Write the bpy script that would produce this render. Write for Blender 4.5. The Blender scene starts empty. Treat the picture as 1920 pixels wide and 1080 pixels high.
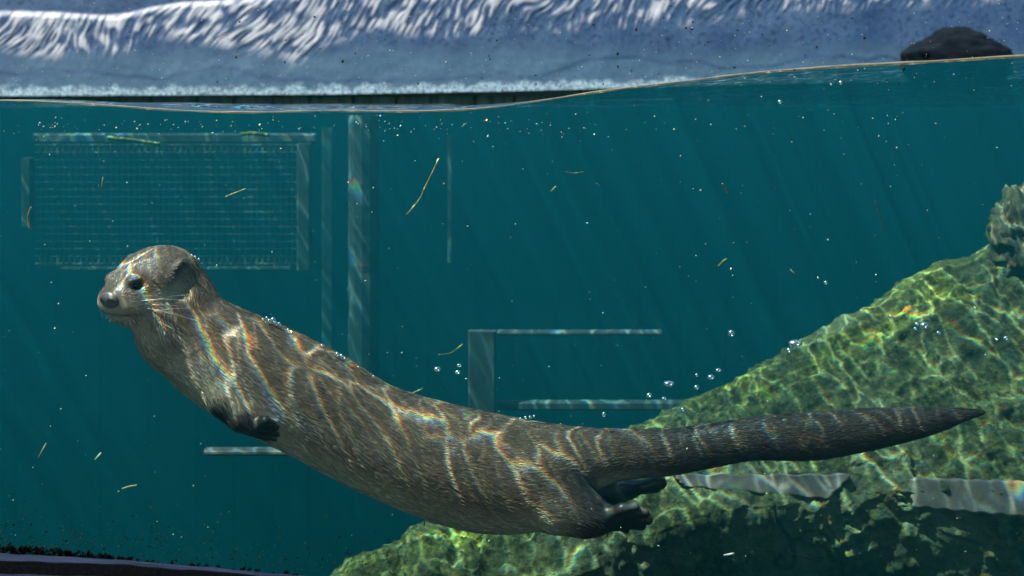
import bpy, math, random
import numpy as np
from mathutils import Vector
random.seed(7)
RNG = np.random.default_rng(11)
S = bpy.context.scene
COL = S.collection

# ------------------------------------------------------------------ camera
CAM_D, FPX, CAM_Z, HZ = 1.5, 2325.0, 0.005, 195.0      # metres in front of the pane, focal px, eye height over water, horizon row
cd = bpy.data.cameras.new('camera'); cam = bpy.data.objects.new('camera', cd); COL.objects.link(cam)
cam.location = (0, -CAM_D, CAM_Z); cam.rotation_euler = (math.radians(90), 0, 0)
cd.sensor_width = 36; cd.lens = 36 * FPX / 1920; cd.shift_y = -(540 - HZ) / 1920
cd.clip_start = 0.05; cd.clip_end = 400
cd.dof.use_dof = True; cd.dof.focus_distance = 1.68; cd.dof.aperture_fstop = 5.6
S.camera = cam

# ------------------------------------------------------------------ sky, sun, exposure
SUN = Vector((0.42, 0.19, -0.87)).normalized()           # direction the light travels
elev = math.asin(-SUN.z); az = math.atan2(-SUN.x, -SUN.y)
w = bpy.data.worlds.new('World'); S.world = w; w.use_nodes = True
nt = w.node_tree; bg = nt.nodes['Background']; bg.inputs[1].default_value = 0.125
sk = nt.nodes.new('ShaderNodeTexSky'); sk.sky_type = 'NISHITA'; sk.sun_disc = False
sk.sun_elevation = elev; sk.sun_rotation = az
nt.links.new(sk.outputs[0], bg.inputs[0])
sl = bpy.data.lights.new('sun', 'SUN'); sl.energy = 5.0; sl.angle = math.radians(0.5); sl.color = (1, 0.95, 0.87)
so = bpy.data.objects.new('sun', sl); COL.objects.link(so); so.rotation_euler = SUN.to_track_quat('-Z', 'Y').to_euler()
S.view_settings.view_transform = 'Standard'; S.view_settings.look = 'None'
S.view_settings.exposure = 0.35; S.view_settings.gamma = 1; S.view_settings.use_curve_mapping = False
cy = S.cycles
cy.use_denoising = True; cy.max_bounces = 6; cy.diffuse_bounces = 2; cy.glossy_bounces = 3; cy.transmission_bounces = 5
cy.volume_bounces = 1; cy.transparent_max_bounces = 24; cy.caustics_reflective = False; cy.caustics_refractive = False
cy.sample_clamp_indirect = 4

# ------------------------------------------------------------------ helpers
def P(px, py, Y):
    d = CAM_D + Y
    return np.array(((px - 960) * d / FPX, Y, CAM_Z - (py - HZ) * d / FPX))
def SC(Y): return (CAM_D + Y) / FPX

def tag(o, label=None, cat=None, group=None, kind=None):
    if label: o['label'] = label
    if cat: o['category'] = cat
    if group: o['group'] = group
    if kind: o['kind'] = kind
    return o
def mesh(name, v, f, mat=None, parent=None, smooth=False, cols=None, extra=None):
    me = bpy.data.meshes.new(name)
    v = np.asarray(v, dtype=np.float32)
    if isinstance(f, np.ndarray):
        n, k = f.shape
        me.vertices.add(len(v)); me.vertices.foreach_set('co', v.ravel())
        me.loops.add(n * k); me.loops.foreach_set('vertex_index', f.astype(np.int32).ravel())
        me.polygons.add(n); me.polygons.foreach_set('loop_start', np.arange(0, n * k, k, dtype=np.int32))
        me.update(calc_edges=True); me.validate()
    else:
        me.from_pydata(v.tolist(), [], f); me.update()
    if smooth: me.polygons.foreach_set('use_smooth', np.ones(len(me.polygons), dtype=bool))
    if cols is not None:
        a = me.color_attributes.new('tint', 'FLOAT_COLOR', 'POINT')
        c = np.ones((len(v), 4), dtype=np.float32); c[:, :3] = cols
        a.data.foreach_set('color', c.ravel())
    o = bpy.data.objects.new(name, me); COL.objects.link(o)
    if mat: me.materials.append(mat)
    if parent: o.parent = parent
    return o
def empty(name, loc):
    o = bpy.data.objects.new(name, None); COL.objects.link(o); o.location = loc; o.empty_display_size = .02
    bpy.context.view_layer.update(); return o
def hang(o, parent):            # parent keeping world coordinates
    o.parent = parent; o.location = o.location - parent.location if parent.type == 'EMPTY' else o.location
    return o
def box(c, s, rot=None, bev=0.0):
    """box vertices/faces with slightly chamfered long edges"""
    x, y, z = [q / 2 for q in s]; b = min(bev, x * .8, y * .8, z * .8)
    if b <= 0:
        v = np.array([(i * x, j * y, k * z) for i in (-1, 1) for j in (-1, 1) for k in (-1, 1)])
        f = [(0, 1, 3, 2), (4, 6, 7, 5), (0, 4, 5, 1), (2, 3, 7, 6), (0, 2, 6, 4), (1, 5, 7, 3)]
    else:
        v = []; f = []
        L = max(range(3), key=lambda q: s[q]); o1, o2 = [q for q in range(3) if q != L]
        h = [x, y, z]
        prof = [(-h[o1] + b, -h[o2]), (h[o1] - b, -h[o2]), (h[o1], -h[o2] + b), (h[o1], h[o2] - b), (h[o1] - b, h[o2]), (-h[o1] + b, h[o2]), (-h[o1], h[o2] - b), (-h[o1], -h[o2] + b)]
        for e in (-1, 1):
            for p in prof:
                q = [0, 0, 0]; q[L] = e * h[L]; q[o1], q[o2] = p; v.append(q)
        f = [(i, (i + 1) % 8, 8 + (i + 1) % 8, 8 + i) for i in range(8)] + [tuple(range(7, -1, -1)), tuple(range(8, 16))]
        v = np.array(v)
    if rot is not None: v = v @ np.array(rot).T
    return v + np.array(c), f
def rotx(a): c, s = math.cos(a), math.sin(a); return np.array(((1, 0, 0), (0, c, -s), (0, s, c)))
def roty(a): c, s = math.cos(a), math.sin(a); return np.array(((c, 0, s), (0, 1, 0), (-s, 0, c)))
def rotz(a): c, s = math.cos(a), math.sin(a); return np.array(((c, -s, 0), (s, c, 0), (0, 0, 1)))
def tube(pts, r, n=6, close=True):
    pts = np.array(pts, float); m = len(pts); rr = np.broadcast_to(np.array(r, float), (m,))
    t = np.gradient(pts, axis=0); t /= np.linalg.norm(t, axis=1)[:, None] + 1e-12
    a = np.cross(t, (0.31, 0.2, 0.93)); a /= np.linalg.norm(a, axis=1)[:, None] + 1e-12
    b = np.cross(t, a); v = []; f = []
    for i in range(m):
        for k in range(n):
            q = 2 * math.pi * k / n; v.append(pts[i] + rr[i] * (math.cos(q) * a[i] + math.sin(q) * b[i]))
    for i in range(m - 1):
        for k in range(n):
            f.append((i * n + k, i * n + (k + 1) % n, (i + 1) * n + (k + 1) % n, (i + 1) * n + k))
    f.append(tuple(range(n - 1, -1, -1))); f.append(tuple((m - 1) * n + k for k in range(n)))
    return np.array(v), f
def join(parts):
    V = []; F = []; o = 0
    for v, f in parts:
        V.append(np.asarray(v)); F += [tuple(i + o for i in q) for q in f]; o += len(v)
    return np.concatenate(V), F
def _h(i, j, k, s):
    n = (i * 374761393 + j * 668265263 + k * 2147483647 + s * 974634777) & 0xffffffff
    n = ((n ^ (n >> 13)) * 1274126177) & 0xffffffff
    n = ((n ^ (n >> 16)) * 2246822519) & 0xffffffff
    return ((n ^ (n >> 15)) & 0xffff) / 32767.5 - 1
def vn(p, s=0):
    p = np.asarray(p, float); i = np.floor(p).astype(np.int64); f = p - i; f = f * f * f * (f * (f * 6 - 15) + 10)
    r = 0
    for a in (0, 1):
        for b in (0, 1):
            for c in (0, 1):
                wt = (f[:, 0] if a else 1 - f[:, 0]) * (f[:, 1] if b else 1 - f[:, 1]) * (f[:, 2] if c else 1 - f[:, 2])
                r = r + wt * _h(i[:, 0] + a, i[:, 1] + b, i[:, 2] + c, s)
    return r
def fbm(p, oct=4, s=0, gain=.5):
    p = np.asarray(p, float); r = 0; a = 1
    for o in range(oct): r = r + a * vn(p, s + o); p = p * 2.03 + 1.7; a *= gain
    return r
def ridged(p, oct=4, s=0, gain=.5):
    p = np.asarray(p, float); r = 0; a = 1
    for o in range(oct): r = r + a * (1 - 2 * np.abs(vn(p, s + o))); p = p * 2.03 + 1.7; a *= gain
    return r
def sstep(a, b, x): t = np.clip((x - a) / (b - a), 0, 1); return t * t * (3 - 2 * t)
def grid_faces(nu, nv):
    i = np.arange(nu * nv).reshape(nu, nv)
    return np.stack((i[:-1, :-1], i[1:, :-1], i[1:, 1:], i[:-1, 1:]), -1).reshape(-1, 4)

# ------------------------------------------------------------------ materials
class N:
    def __init__(s, name):
        s.m = bpy.data.materials.new(name); s.m.use_nodes = True; s.t = s.m.node_tree; s.t.nodes.clear()
        s.out = s.t.nodes.new('ShaderNodeOutputMaterial')
    def n(s, typ, ins=None, **kw):
        x = s.t.nodes.new(typ)
        for k, v in kw.items(): setattr(x, k, v)
        for k, v in (ins or {}).items():
            if hasattr(v, 'is_output'): s.t.links.new(v, x.inputs[k])
            else: x.inputs[k].default_value = v
        return x
    def math(s, op, a, b=0.0, c=0.0, clamp=False):
        return s.n('ShaderNodeMath', {0: a, 1: b, 2: c}, operation=op, use_clamp=clamp).outputs[0]
    def ramp(s, fac, stops):
        r = s.n('ShaderNodeValToRGB', {0: fac}); e = r.color_ramp.elements
        while len(e) < len(stops): e.new(.5)
        for q, (p, c) in zip(e, stops): q.position = p; q.color = (*c, 1)
        return r.outputs[0]
    def noise(s, scale, detail=4, rough=.55, vec=None, dist=0.0):
        ins = {'Scale': scale, 'Detail': detail, 'Roughness': rough, 'Distortion': dist}
        if vec is not None: ins['Vector'] = vec
        return s.n('ShaderNodeTexNoise', ins).outputs[0]
    def obj(s, sc=(1, 1, 1), rot=(0, 0, 0)):
        g = s.n('ShaderNodeNewGeometry').outputs['Position']
        return s.n('ShaderNodeMapping', {0: g, 2: rot, 3: sc}).outputs[0]
    def mix(s, f, a, b, typ='MIX'):
        x = s.n('ShaderNodeMix', data_type='RGBA', blend_type=typ)
        for i, v in ((0, f), (6, a), (7, b)):
            if hasattr(v, 'is_output'): s.t.links.new(v, x.inputs[i])
            else: x.inputs[i].default_value = (*v, 1) if isinstance(v, tuple) and len(v) == 3 else v
        return x.outputs[2]
    def bump(s, h, strength=.5, dist=.005):
        return s.n('ShaderNodeBump', {'Strength': strength, 'Distance': dist, 'Height': h}).outputs[0]
    def pbr(s, col, rough=.6, spec=.4, normal=None, **kw):
        ins = {'Roughness': rough, 'Specular IOR Level': spec}
        ins['Base Color'] = (*col, 1) if isinstance(col, tuple) else col
        if normal is not None: ins['Normal'] = normal
        ins.update(kw)
        p = s.n('ShaderNodeBsdfPrincipled', ins)
        s.t.links.new(p.outputs[0], s.out.inputs[0]); return s.m
    def attr(s): return s.n('ShaderNodeVertexColor', layer_name='tint').outputs[0]

def wood_mat(name, dark, light, sc=(3, 40, 40), rough=.7, bumpd=.003):
    k = N(name); v = k.obj(sc); g = k.noise(2.0, 8, .65, v, .4)
    c = k.ramp(g, [(.3, dark), (.7, light)])
    return k.pbr(c, rough, .3, k.bump(g, .7, bumpd))
def plain_mat(name, a, b, scale=30, rough=.7, spec=.3, bd=.002):
    k = N(name); g = k.noise(scale, 6, .6, k.obj())
    return k.pbr(k.ramp(g, [(.3, a), (.7, b)]), rough, spec, k.bump(g, .6, bd))

M = {}
M['concrete'] = plain_mat('concrete', (.06, .075, .07), (.12, .13, .11), 9, .85)
M['sand'] = plain_mat('sand', (.16, .15, .10), (.34, .31, .22), 14, .95, .1, .006)
M['darkwood'] = wood_mat('dark_wet_wood', (.03, .028, .026), (.14, .12, .105), (30, 30, 3))
k = N('grey_brown_planks'); g = k.noise(2.0, 8, .65, k.obj((30, 30, 3)), .4)          # bare above the waterline, black-green with algae below it
zz = k.n('ShaderNodeSeparateXYZ', {0: k.n('ShaderNodeNewGeometry').outputs['Position']}).outputs[2]
wet = k.math('MULTIPLY_ADD', zz, -80.0, -.4, clamp=True)
c = k.mix(wet, k.ramp(g, [(.3, (.16, .155, .15)), (.7, (.5, .46, .42))]), k.ramp(g, [(.3, (.006, .012, .011)), (.7, (.016, .026, .022))]))
M['plankwood'] = k.pbr(c, .8, .2, k.bump(g, .6, .002))
M['sillwood'] = wood_mat('weathered_sill_wood', (.07, .068, .10), (.46, .44, .56), (2.2, 60, 60), .75, .004)
M['palewood_refl'] = wood_mat('pale_reflected_wood', (.10, .082, .085), (.165, .138, .142), (8, 8, 3), .8, .001)
M['wire'] = plain_mat('galvanised_wire', (.085, .066, .066), (.15, .118, .115), 60, .5)
M['pink_refl'] = plain_mat('pinkish_reflection', (.15, .10, .085), (.24, .165, .14), 40, .85, .2, .004)
M['moss'] = plain_mat('moss', (.008, .012, .006), (.03, .04, .018), 90, .9)
M['straw'] = plain_mat('straw', (.28, .24, .10), (.5, .45, .23), 120, .6)
M['weed'] = plain_mat('weed', (.08, .10, .03), (.28, .28, .08), 120, .6)
M['rootbark'] = plain_mat('root_bark', (.05, .045, .035), (.13, .11, .085), 90, .8)
M['speck'] = plain_mat('pale_speck', (.5, .47, .36), (.9, .86, .7), 200, .5)
M['grit'] = plain_mat('dark_gap_shade', (.006, .007, .006), (.03, .03, .025), 200, .9)
M['roofing'] = plain_mat('roofing_felt', (.03, .03, .03), (.06, .055, .05), 20, .9)

# the water's body: even density, no surface
k = N('water_body')
sc_ = k.n('ShaderNodeVolumeScatter', {'Color': (.03, .46, .60, 1), 'Density': .15, 'Anisotropy': .1}).outputs[0]
ab_ = k.n('ShaderNodeVolumeAbsorption', {'Color': (.0, .585, .60, 1), 'Density': 1.15}).outputs[0]
k.t.links.new(k.n('ShaderNodeAddShader', {0: sc_, 1: ab_}).outputs[0], k.out.inputs['Volume']); M['water'] = k.m

# the rippled surface: a bright net painted into its transparency stands in for focused sunlight
k = N('water_surface'); pos = k.n('ShaderNodeNewGeometry').outputs['Position']
warp = k.n('ShaderNodeTexNoise', {'Vector': pos, 'Scale': 9.0, 'Detail': 3.0}).outputs[1]
wv = k.n('ShaderNodeVectorMath', {0: warp, 1: (.5, .5, .5)}, operation='SUBTRACT').outputs[0]
wv = k.n('ShaderNodeVectorMath', {0: wv, 'Scale': .12}, operation='SCALE').outputs[0]
pw = k.n('ShaderNodeVectorMath', {0: pos, 1: wv}, operation='ADD').outputs[0]
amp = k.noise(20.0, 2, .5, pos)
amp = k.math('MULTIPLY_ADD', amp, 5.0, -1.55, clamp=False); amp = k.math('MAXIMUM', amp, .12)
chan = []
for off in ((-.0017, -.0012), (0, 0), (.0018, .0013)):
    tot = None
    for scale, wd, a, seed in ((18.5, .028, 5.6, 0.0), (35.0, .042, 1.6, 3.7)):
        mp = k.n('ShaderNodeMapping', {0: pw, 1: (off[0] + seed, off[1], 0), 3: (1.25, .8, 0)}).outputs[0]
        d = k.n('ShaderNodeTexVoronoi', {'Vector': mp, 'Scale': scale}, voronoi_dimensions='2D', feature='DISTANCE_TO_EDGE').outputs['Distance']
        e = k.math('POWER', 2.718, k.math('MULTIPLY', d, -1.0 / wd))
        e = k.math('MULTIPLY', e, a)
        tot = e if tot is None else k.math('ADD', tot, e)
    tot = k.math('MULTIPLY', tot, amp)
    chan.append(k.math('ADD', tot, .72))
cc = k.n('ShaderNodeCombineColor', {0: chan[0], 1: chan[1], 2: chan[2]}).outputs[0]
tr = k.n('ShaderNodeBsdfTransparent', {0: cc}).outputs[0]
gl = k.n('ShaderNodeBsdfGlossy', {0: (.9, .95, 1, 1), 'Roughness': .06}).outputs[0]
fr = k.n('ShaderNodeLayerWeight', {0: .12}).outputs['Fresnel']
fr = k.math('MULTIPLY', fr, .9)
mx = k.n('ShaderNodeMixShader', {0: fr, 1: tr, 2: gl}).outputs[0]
k.t.links.new(mx, k.out.inputs[0]); M['surface'] = k.m

k = N('clear_glass'); k.t.links.new(k.n('ShaderNodeBsdfTransparent', {0: (.97, .985, .98, 1)}).outputs[0], k.out.inputs[0]); M['glass'] = k.m
k = N('air_bubble')
t_ = k.n('ShaderNodeBsdfTransparent', {0: (.95, .98, 1, 1)}).outputs[0]
g_ = k.n('ShaderNodeBsdfGlossy', {0: (1, 1, 1, 1), 'Roughness': .22}).outputs[0]
f_ = k.math('MULTIPLY_ADD', k.n('ShaderNodeLayerWeight', {0: .45}).outputs['Facing'], .6, .38)
k.t.links.new(k.n('ShaderNodeMixShader', {0: f_, 1: t_, 2: g_}).outputs[0], k.out.inputs[0]); M['bubble'] = k.m
k = N('meniscus'); M['meniscus'] = k.pbr((.42, .39, .26), .3, .6, None, Alpha=k.math('MULTIPLY_ADD', k.noise(24, 4, .6, k.obj()), 1.3, -.1, clamp=True))

# painted coping above the far waterline
k = N('painted_coping'); v = k.obj(); at = k.attr()
n1 = k.noise(5, 8, .65, v); n2 = k.noise(70, 5, .7, v); n3 = k.noise(190, 3, .6, v)
sepc = k.n('ShaderNodeSeparateColor', {0: at})
base = k.ramp(n1, [(.3, (.013, .052, .14)), (.5, (.044, .104, .205)), (.72, (.08, .148, .245))])
base = k.mix(k.ramp(n2, [(.52, (0, 0, 0)), (.62, (1, 1, 1))]), base, (.012, .04, .11))
base = k.mix(k.ramp(n3, [(.68, (0, 0, 0)), (.72, (1, 1, 1))]), base, (.30, .36, .40))
low = k.mix(k.ramp(n2, [(.35, (0, 0, 0)), (.7, (1, 1, 1))]), (.055, .132, .21), (.095, .19, .27))
base = k.mix(sepc.outputs[1], base, low)                        # lower, paler wet zone
scum = k.mix(k.ramp(n3, [(.42, (0, 0, 0)), (.55, (1, 1, 1))]), (.05, .09, .15), (.52, .72, .80))
base = k.mix(sepc.outputs[2], base, scum)
base = k.mix(sepc.outputs[0], base, (.60, .60, .63))            # painted streaks of sun reflected off the ripples
M['coping'] = k.pbr(base, .5, .4, k.bump(n2, .25, .002))

k = N('algae_rock'); v = k.obj(); g1 = k.noise(9, 8, .7, v); g2 = k.noise(60, 6, .7, v); g3 = k.noise(3, 3, .5, v)
c = k.ramp(g1, [(.30, (.075, .066, .026)), (.48, (.20, .172, .065)), (.66, (.40, .345, .125))])
c = k.mix(k.ramp(g2, [(.40, (1, 1, 1)), (.62, (0, 0, 0))]), c, (.055, .052, .022))
c = k.mix(k.ramp(g3, [(.52, (0, 0, 0)), (.64, (1, 1, 1))]), c, (.24, .205, .12))
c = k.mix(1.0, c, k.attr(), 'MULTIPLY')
M['rock'] = k.pbr(c, .8, .3, k.bump(k.math('ADD', g2, k.math('MULTIPLY', g1, .6)), 1.0, .013))
k = N('dark_boulder'); g1 = k.noise(14, 8, .7, k.obj())
M['hump_refl'] = plain_mat('dark_hump_reflection', (.005, .010, .016), (.014, .022, .030), 18, .95, .08, .008)
M['boulder'] = k.pbr(k.ramp(g1, [(.3, (.035, .03, .016)), (.7, (.20, .16, .09))]), .8, .3, k.bump(g1, .9, .01))

# ------------------------------------------------------------------ tank
YB = 2.5
def struct(name, v, f, mat, kind='structure', **kw):
    o = mesh(name, v, f, mat, **kw); o['kind'] = kind; return o
# floor with gentle sand drifts
nu, nv = 120, 90; X, Y = np.meshgrid(np.linspace(-2.6, 2.6, nu), np.linspace(-.05, YB + .3, nv), indexing='ij')
p = np.stack((X, Y, 0 * X), -1).reshape(-1, 3); p[:, 2] = -1.66 + .04 * fbm(p * np.array((2.5, 2.5, 0)), 4, 3)
struct('tank_floor', p, grid_faces(nu, nv), M['sand'], smooth=True)
for nm, c, s in (('tank_wall_left', (-2.66, 1.2, -.75), (.1, 3.0, 2.2)), ('tank_wall_right', (2.66, 1.2, -.75), (.1, 3.0, 2.2)),
                 ('tank_wall_front', (0, -.09, -1.25), (5.2, .1, 1.15))):
    v, f = box(c, s); struct(nm, v, f, M['concrete'])
# plank wall behind, showing as a dark strip over the far waterline
pw_ = empty('plank_wall', (0, YB, -1.7)); tag(pw_, 'dark wet vertical plank wall below the blue coping at the waterline', 'wall')
v, f = box((0, .09, .97), (5.3, .05, 2.0)); mesh('backing_board', v, f, M['grit'], pw_)
x = -2.6
while x < 2.6:
    wd = random.uniform(.11, .16)
    v, f = box((x + wd / 2, .03 + random.uniform(0, .006), .97), (wd - .005, .04, 2.0), None, .004)
    mesh('plank', v, f, M['plankwood'], pw_); x += wd

# water: front line measured along the pane
LX = np.array([-900, 0, 100, 200, 330, 480, 600, 760, 900, 1000, 1150, 1300, 1420, 1600, 1750, 1915, 2100, 2900])
LY = np.array([196, 190, 193, 200, 210, 214, 209, 212, 207, 193, 170, 153, 138, 125, 118, 107, 104, 150])
def water_z(X, Y):
    px = 960 + X * FPX / CAM_D
    z0 = CAM_Z - (np.interp(px, LX, LY) - HZ) * CAM_D / FPX
    z0 = (z0 + CAM_Z - (np.interp(px - 40, LX, LY) - HZ) * CAM_D / FPX + CAM_Z - (np.interp(px + 40, LX, LY) - HZ) * CAM_D / FPX) / 3
    g = np.exp(-(np.clip(Y, 0, 9) / .75) ** 2)
    q = np.stack((X * 4, Y * 7, 0 * X), -1).reshape(-1, 3)
    rp = (.004 * vn(q, 5) + .002 * vn(q * 2.7, 6)).reshape(X.shape) * np.clip(Y / .3, 0, 1)
    return z0 * g + rp - .002 * (1 - g)
nu, nv = 260, 110
gy = .004 + (np.linspace(0, 1, nv) ** 1.5) * (YB - .012)
X, Y = np.meshgrid(np.linspace(-2.59, 2.59, nu), gy, indexing='ij'); Z = water_z(X, Y)
top = np.stack((X, Y, Z), -1).reshape(-1, 3)
bot = top.copy(); bot[:, 2] = -1.75
ff = grid_faces(nu, nv); n0 = nu * nv
idx = np.arange(n0).reshape(nu, nv)
loop = np.concatenate((idx[:, 0], idx[-1, 1:], idx[-2::-1, -1], idx[0, -2:0:-1])); l2 = np.roll(loop, -1)
side = np.stack((loop, loop + n0, l2 + n0, l2), -1)
struct('water', np.concatenate((top, bot)), np.concatenate((ff, ff[:, ::-1] + n0, side)), M['water'])
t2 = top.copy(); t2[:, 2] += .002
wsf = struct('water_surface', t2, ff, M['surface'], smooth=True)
px_ = np.linspace(-120, 2040, 260); Xm = (px_ - 960) * CAM_D / FPX; Zm = water_z(Xm, 0 * Xm + .004) + .0015
Rm = .0012 + .0010 * sstep(1000, 1900, px_) + .0005 * vn(np.stack((px_ * .02, 0 * px_, 0 * px_), -1), 4)
v, f = tube(np.stack((Xm, 0 * Xm + .0035, Zm), -1), Rm, 8); mesh('meniscus', v, f, M['meniscus'], wsf, True)

# pane of glass
v, f = box((0, -.009, .05), (5.2, .014, 1.5))
tag(mesh('glass_pane', v, f, M['glass']), 'clear viewing pane across the whole tank front', 'glass')

# coping over the far waterline, sun-ripple reflections put into its relief and colour
YC = 2.36; d = CAM_D + YC
nu, nv = 1000, 150
PX, PY = np.meshgrid(np.linspace(-260, 2180, nu), np.linspace(-130, 182, nv), indexing='ij')
edge = np.interp(PX, [-260, 0, 600, 1000, 1400, 1920, 2200], [182, 180, 177, 170, 158, 148, 144])
v01 = (PY + 130) / 312; PYe = -130 + (edge + 130) * v01
q = np.stack((PX / 60, PYe / 60, 0 * PX), -1).reshape(-1, 3)
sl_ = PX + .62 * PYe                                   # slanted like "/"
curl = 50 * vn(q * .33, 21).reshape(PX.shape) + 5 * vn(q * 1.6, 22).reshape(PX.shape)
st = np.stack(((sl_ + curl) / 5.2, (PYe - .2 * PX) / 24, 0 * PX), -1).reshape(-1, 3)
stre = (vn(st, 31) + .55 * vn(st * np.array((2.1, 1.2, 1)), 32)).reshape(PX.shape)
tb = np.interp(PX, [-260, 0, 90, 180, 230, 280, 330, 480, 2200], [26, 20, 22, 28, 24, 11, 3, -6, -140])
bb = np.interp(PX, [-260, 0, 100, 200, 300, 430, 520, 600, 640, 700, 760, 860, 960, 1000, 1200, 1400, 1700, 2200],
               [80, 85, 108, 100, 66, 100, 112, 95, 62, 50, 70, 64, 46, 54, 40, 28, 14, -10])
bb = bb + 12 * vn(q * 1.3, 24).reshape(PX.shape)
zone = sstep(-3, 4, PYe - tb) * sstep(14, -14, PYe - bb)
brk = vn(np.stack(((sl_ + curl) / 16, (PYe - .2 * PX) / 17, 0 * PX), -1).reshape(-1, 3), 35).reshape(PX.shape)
ripple_light = zone * sstep(-.2, .75, stre + .75 * brk + .3 * vn(q * 1.1, 36).reshape(PX.shape) + .35 * sstep(40, 0, PYe - tb) - .25 * sstep(500, 1500, PX))
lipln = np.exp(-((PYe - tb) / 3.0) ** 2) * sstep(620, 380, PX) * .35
ripple_light = np.clip(ripple_light + lipln, 0, 1)
low = sstep(70, 125, PYe + 10 * vn(q * .8, 25).reshape(PX.shape))
sp = edge - PYe
scum = sstep(19, 9, sp + 7 * vn(q * 5, 26).reshape(PX.shape)) * sstep(1750, 1400, PX + 0 * sp)
hump = 18 + 16 * fbm(np.stack((PX / 140, 0 * PX, 0 * PX), -1).reshape(-1, 3), 3, 27).reshape(PX.shape)
arc = np.exp(-((sp - 18 - hump) / 4.0) ** 2) * .8
relief = .0022 * zone * stre + .0018 * fbm(q * 1.2, 3, 28).reshape(PX.shape) + .010 * sstep(-4, 10, PYe - tb) * sstep(700, 300, PX)
slope = (edge - PYe) * d / FPX * .22                      # face leans back
sc0 = d / FPX
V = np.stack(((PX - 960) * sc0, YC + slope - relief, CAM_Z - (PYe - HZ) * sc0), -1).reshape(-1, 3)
cols = np.stack((ripple_light, np.clip(low - arc, 0, 1), scum), -1).reshape(-1, 3)
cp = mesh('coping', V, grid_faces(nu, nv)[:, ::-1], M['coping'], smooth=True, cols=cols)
tag(cp, 'blue painted coping with white streaks of painted ripple light above the far waterline', 'coping')
v, f = box((0, YC + .115, CAM_Z + .030), (5.2, .16, .05)); mesh('coping_soffit', v + np.array((0, 0, .02)), f, M['concrete'], cp)

# ------------------------------------------------------------------ viewing shelter roof (over the camera) and sill
sh = empty('viewing_shelter', (0, -2.2, -1.0)); tag(sh, 'roof of the viewing shelter overhead, shading the wooden sill', 'shelter')
v, f = box((0, .13, 2.55), (6.5, 3.3, .06)); mesh('roof', v, f, M['roofing'], sh)
for xx in (-3.1, 3.1):
    v, f = box((xx, -1.2, 1.25), (.12, .12, 2.5), None, .01); mesh('post', v, f, M['darkwood'], sh)
ws = empty('wooden_sill', (0, -.05, -.55)); tag(ws, 'weathered grey purple wooden sill along the bottom of the glass', 'sill')
def sill_plank(name, pts_top, h, dep, y0, mat):
    n = 120; xs = np.linspace(pts_top[0][0], pts_top[-1][0], n)
    ys = np.interp(xs, [a for a, b in pts_top], [b for a, b in pts_top])
    v = []; f = []
    prof = [(0, 0), (.25, -.35), (1, -.5), (1, 1), (0, 1)]
    for i in range(n):
        c = P(xs[i], ys[i], y0); wob = .0012 * vn(np.array([[xs[i] * .03, h * 50, 0]]), 8)[0]
        for a, b in ((0, -.002), (0, 0), (.2, .0015), (.8, .0005), (1, -.004), (1, -h), (0, -h)):
            v.append((c[0], y0 - a * dep, c[2] + b + wob))
    m = 7
    for i in range(n - 1):
        for kx in range(m): f.append((i * m + kx, i * m + (kx + 1) % m, (i + 1) * m + (kx + 1) % m, (i + 1) * m + kx))
    o = mesh(name, np.array(v) - np.array(ws.location), f, mat, ws); return o
sill_plank('plank', [(-300, 1018), (0, 1036), (250, 1050), (450, 1069), (700, 1092), (1000, 1125)], .0125, .03, -.018, M['sillwood'])
sill_plank('plank', [(-300, 1048), (0, 1064), (250, 1072), (450, 1086), (700, 1108), (1000, 1140)], .05, .04, -.030, M['sillwood'])
sill_plank('gap_shade_strip', [(-300, 1034), (0, 1052), (250, 1061), (450, 1078), (700, 1104), (1000, 1138)], .03, .003, -.0475, M['grit'])  # solid dark strip standing in for the shade between the planks
# moss and dirt growing along the glass foot
parts = []
for i in range(420):
    px = random.uniform(-30, 250) if random.random() < .8 else random.uniform(200, 560)
    py = np.interp(px, [-300, 0, 100, 250, 450, 700], [1010, 1026, 1032, 1052, 1070, 1093]) + random.uniform(-6, 8) + max(0, 8 - px * .02) * random.random()
    c = P(px, py, -.0175); s = random.uniform(.0008, .0028)
    v, f = box(c, (s * 2, .003, s), roty(random.random() * 3)); parts.append((v, f))
v, f = join(parts); o = mesh('moss', v - np.array(ws.location), f, M['moss'], ws); o['kind'] = 'stuff'

# ------------------------------------------------------------------ rocks
CX = [520, 620, 700, 755, 770, 800, 840, 900, 960, 1010, 1100, 1200, 1300, 1400, 1480, 1540, 1600, 1640, 1700, 1730, 1800, 1850, 1880, 1915, 2000, 2150, 2400]
CYv = [1140, 1082, 1042, 1018, 1000, 990, 984, 978, 955, 925, 868, 808, 757, 708, 668, 632, 598, 578, 535, 517, 494, 476, 456, 440, 405, 360, 330]
nu, nv = 700, 380
PX = np.linspace(520, 2400, nu); cy_ = np.interp(PX, CX, CYv)
Yc = np.interp(PX, [520, 900, 1300, 2000, 2400], [.42, .52, .64, .72, .72])
crest = np.stack(((PX - 960) * (CAM_D + Yc) / FPX, Yc, CAM_Z - (cy_ - HZ) * (CAM_D + Yc) / FPX), -1)
T = np.linspace(0, 1, nv)
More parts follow.
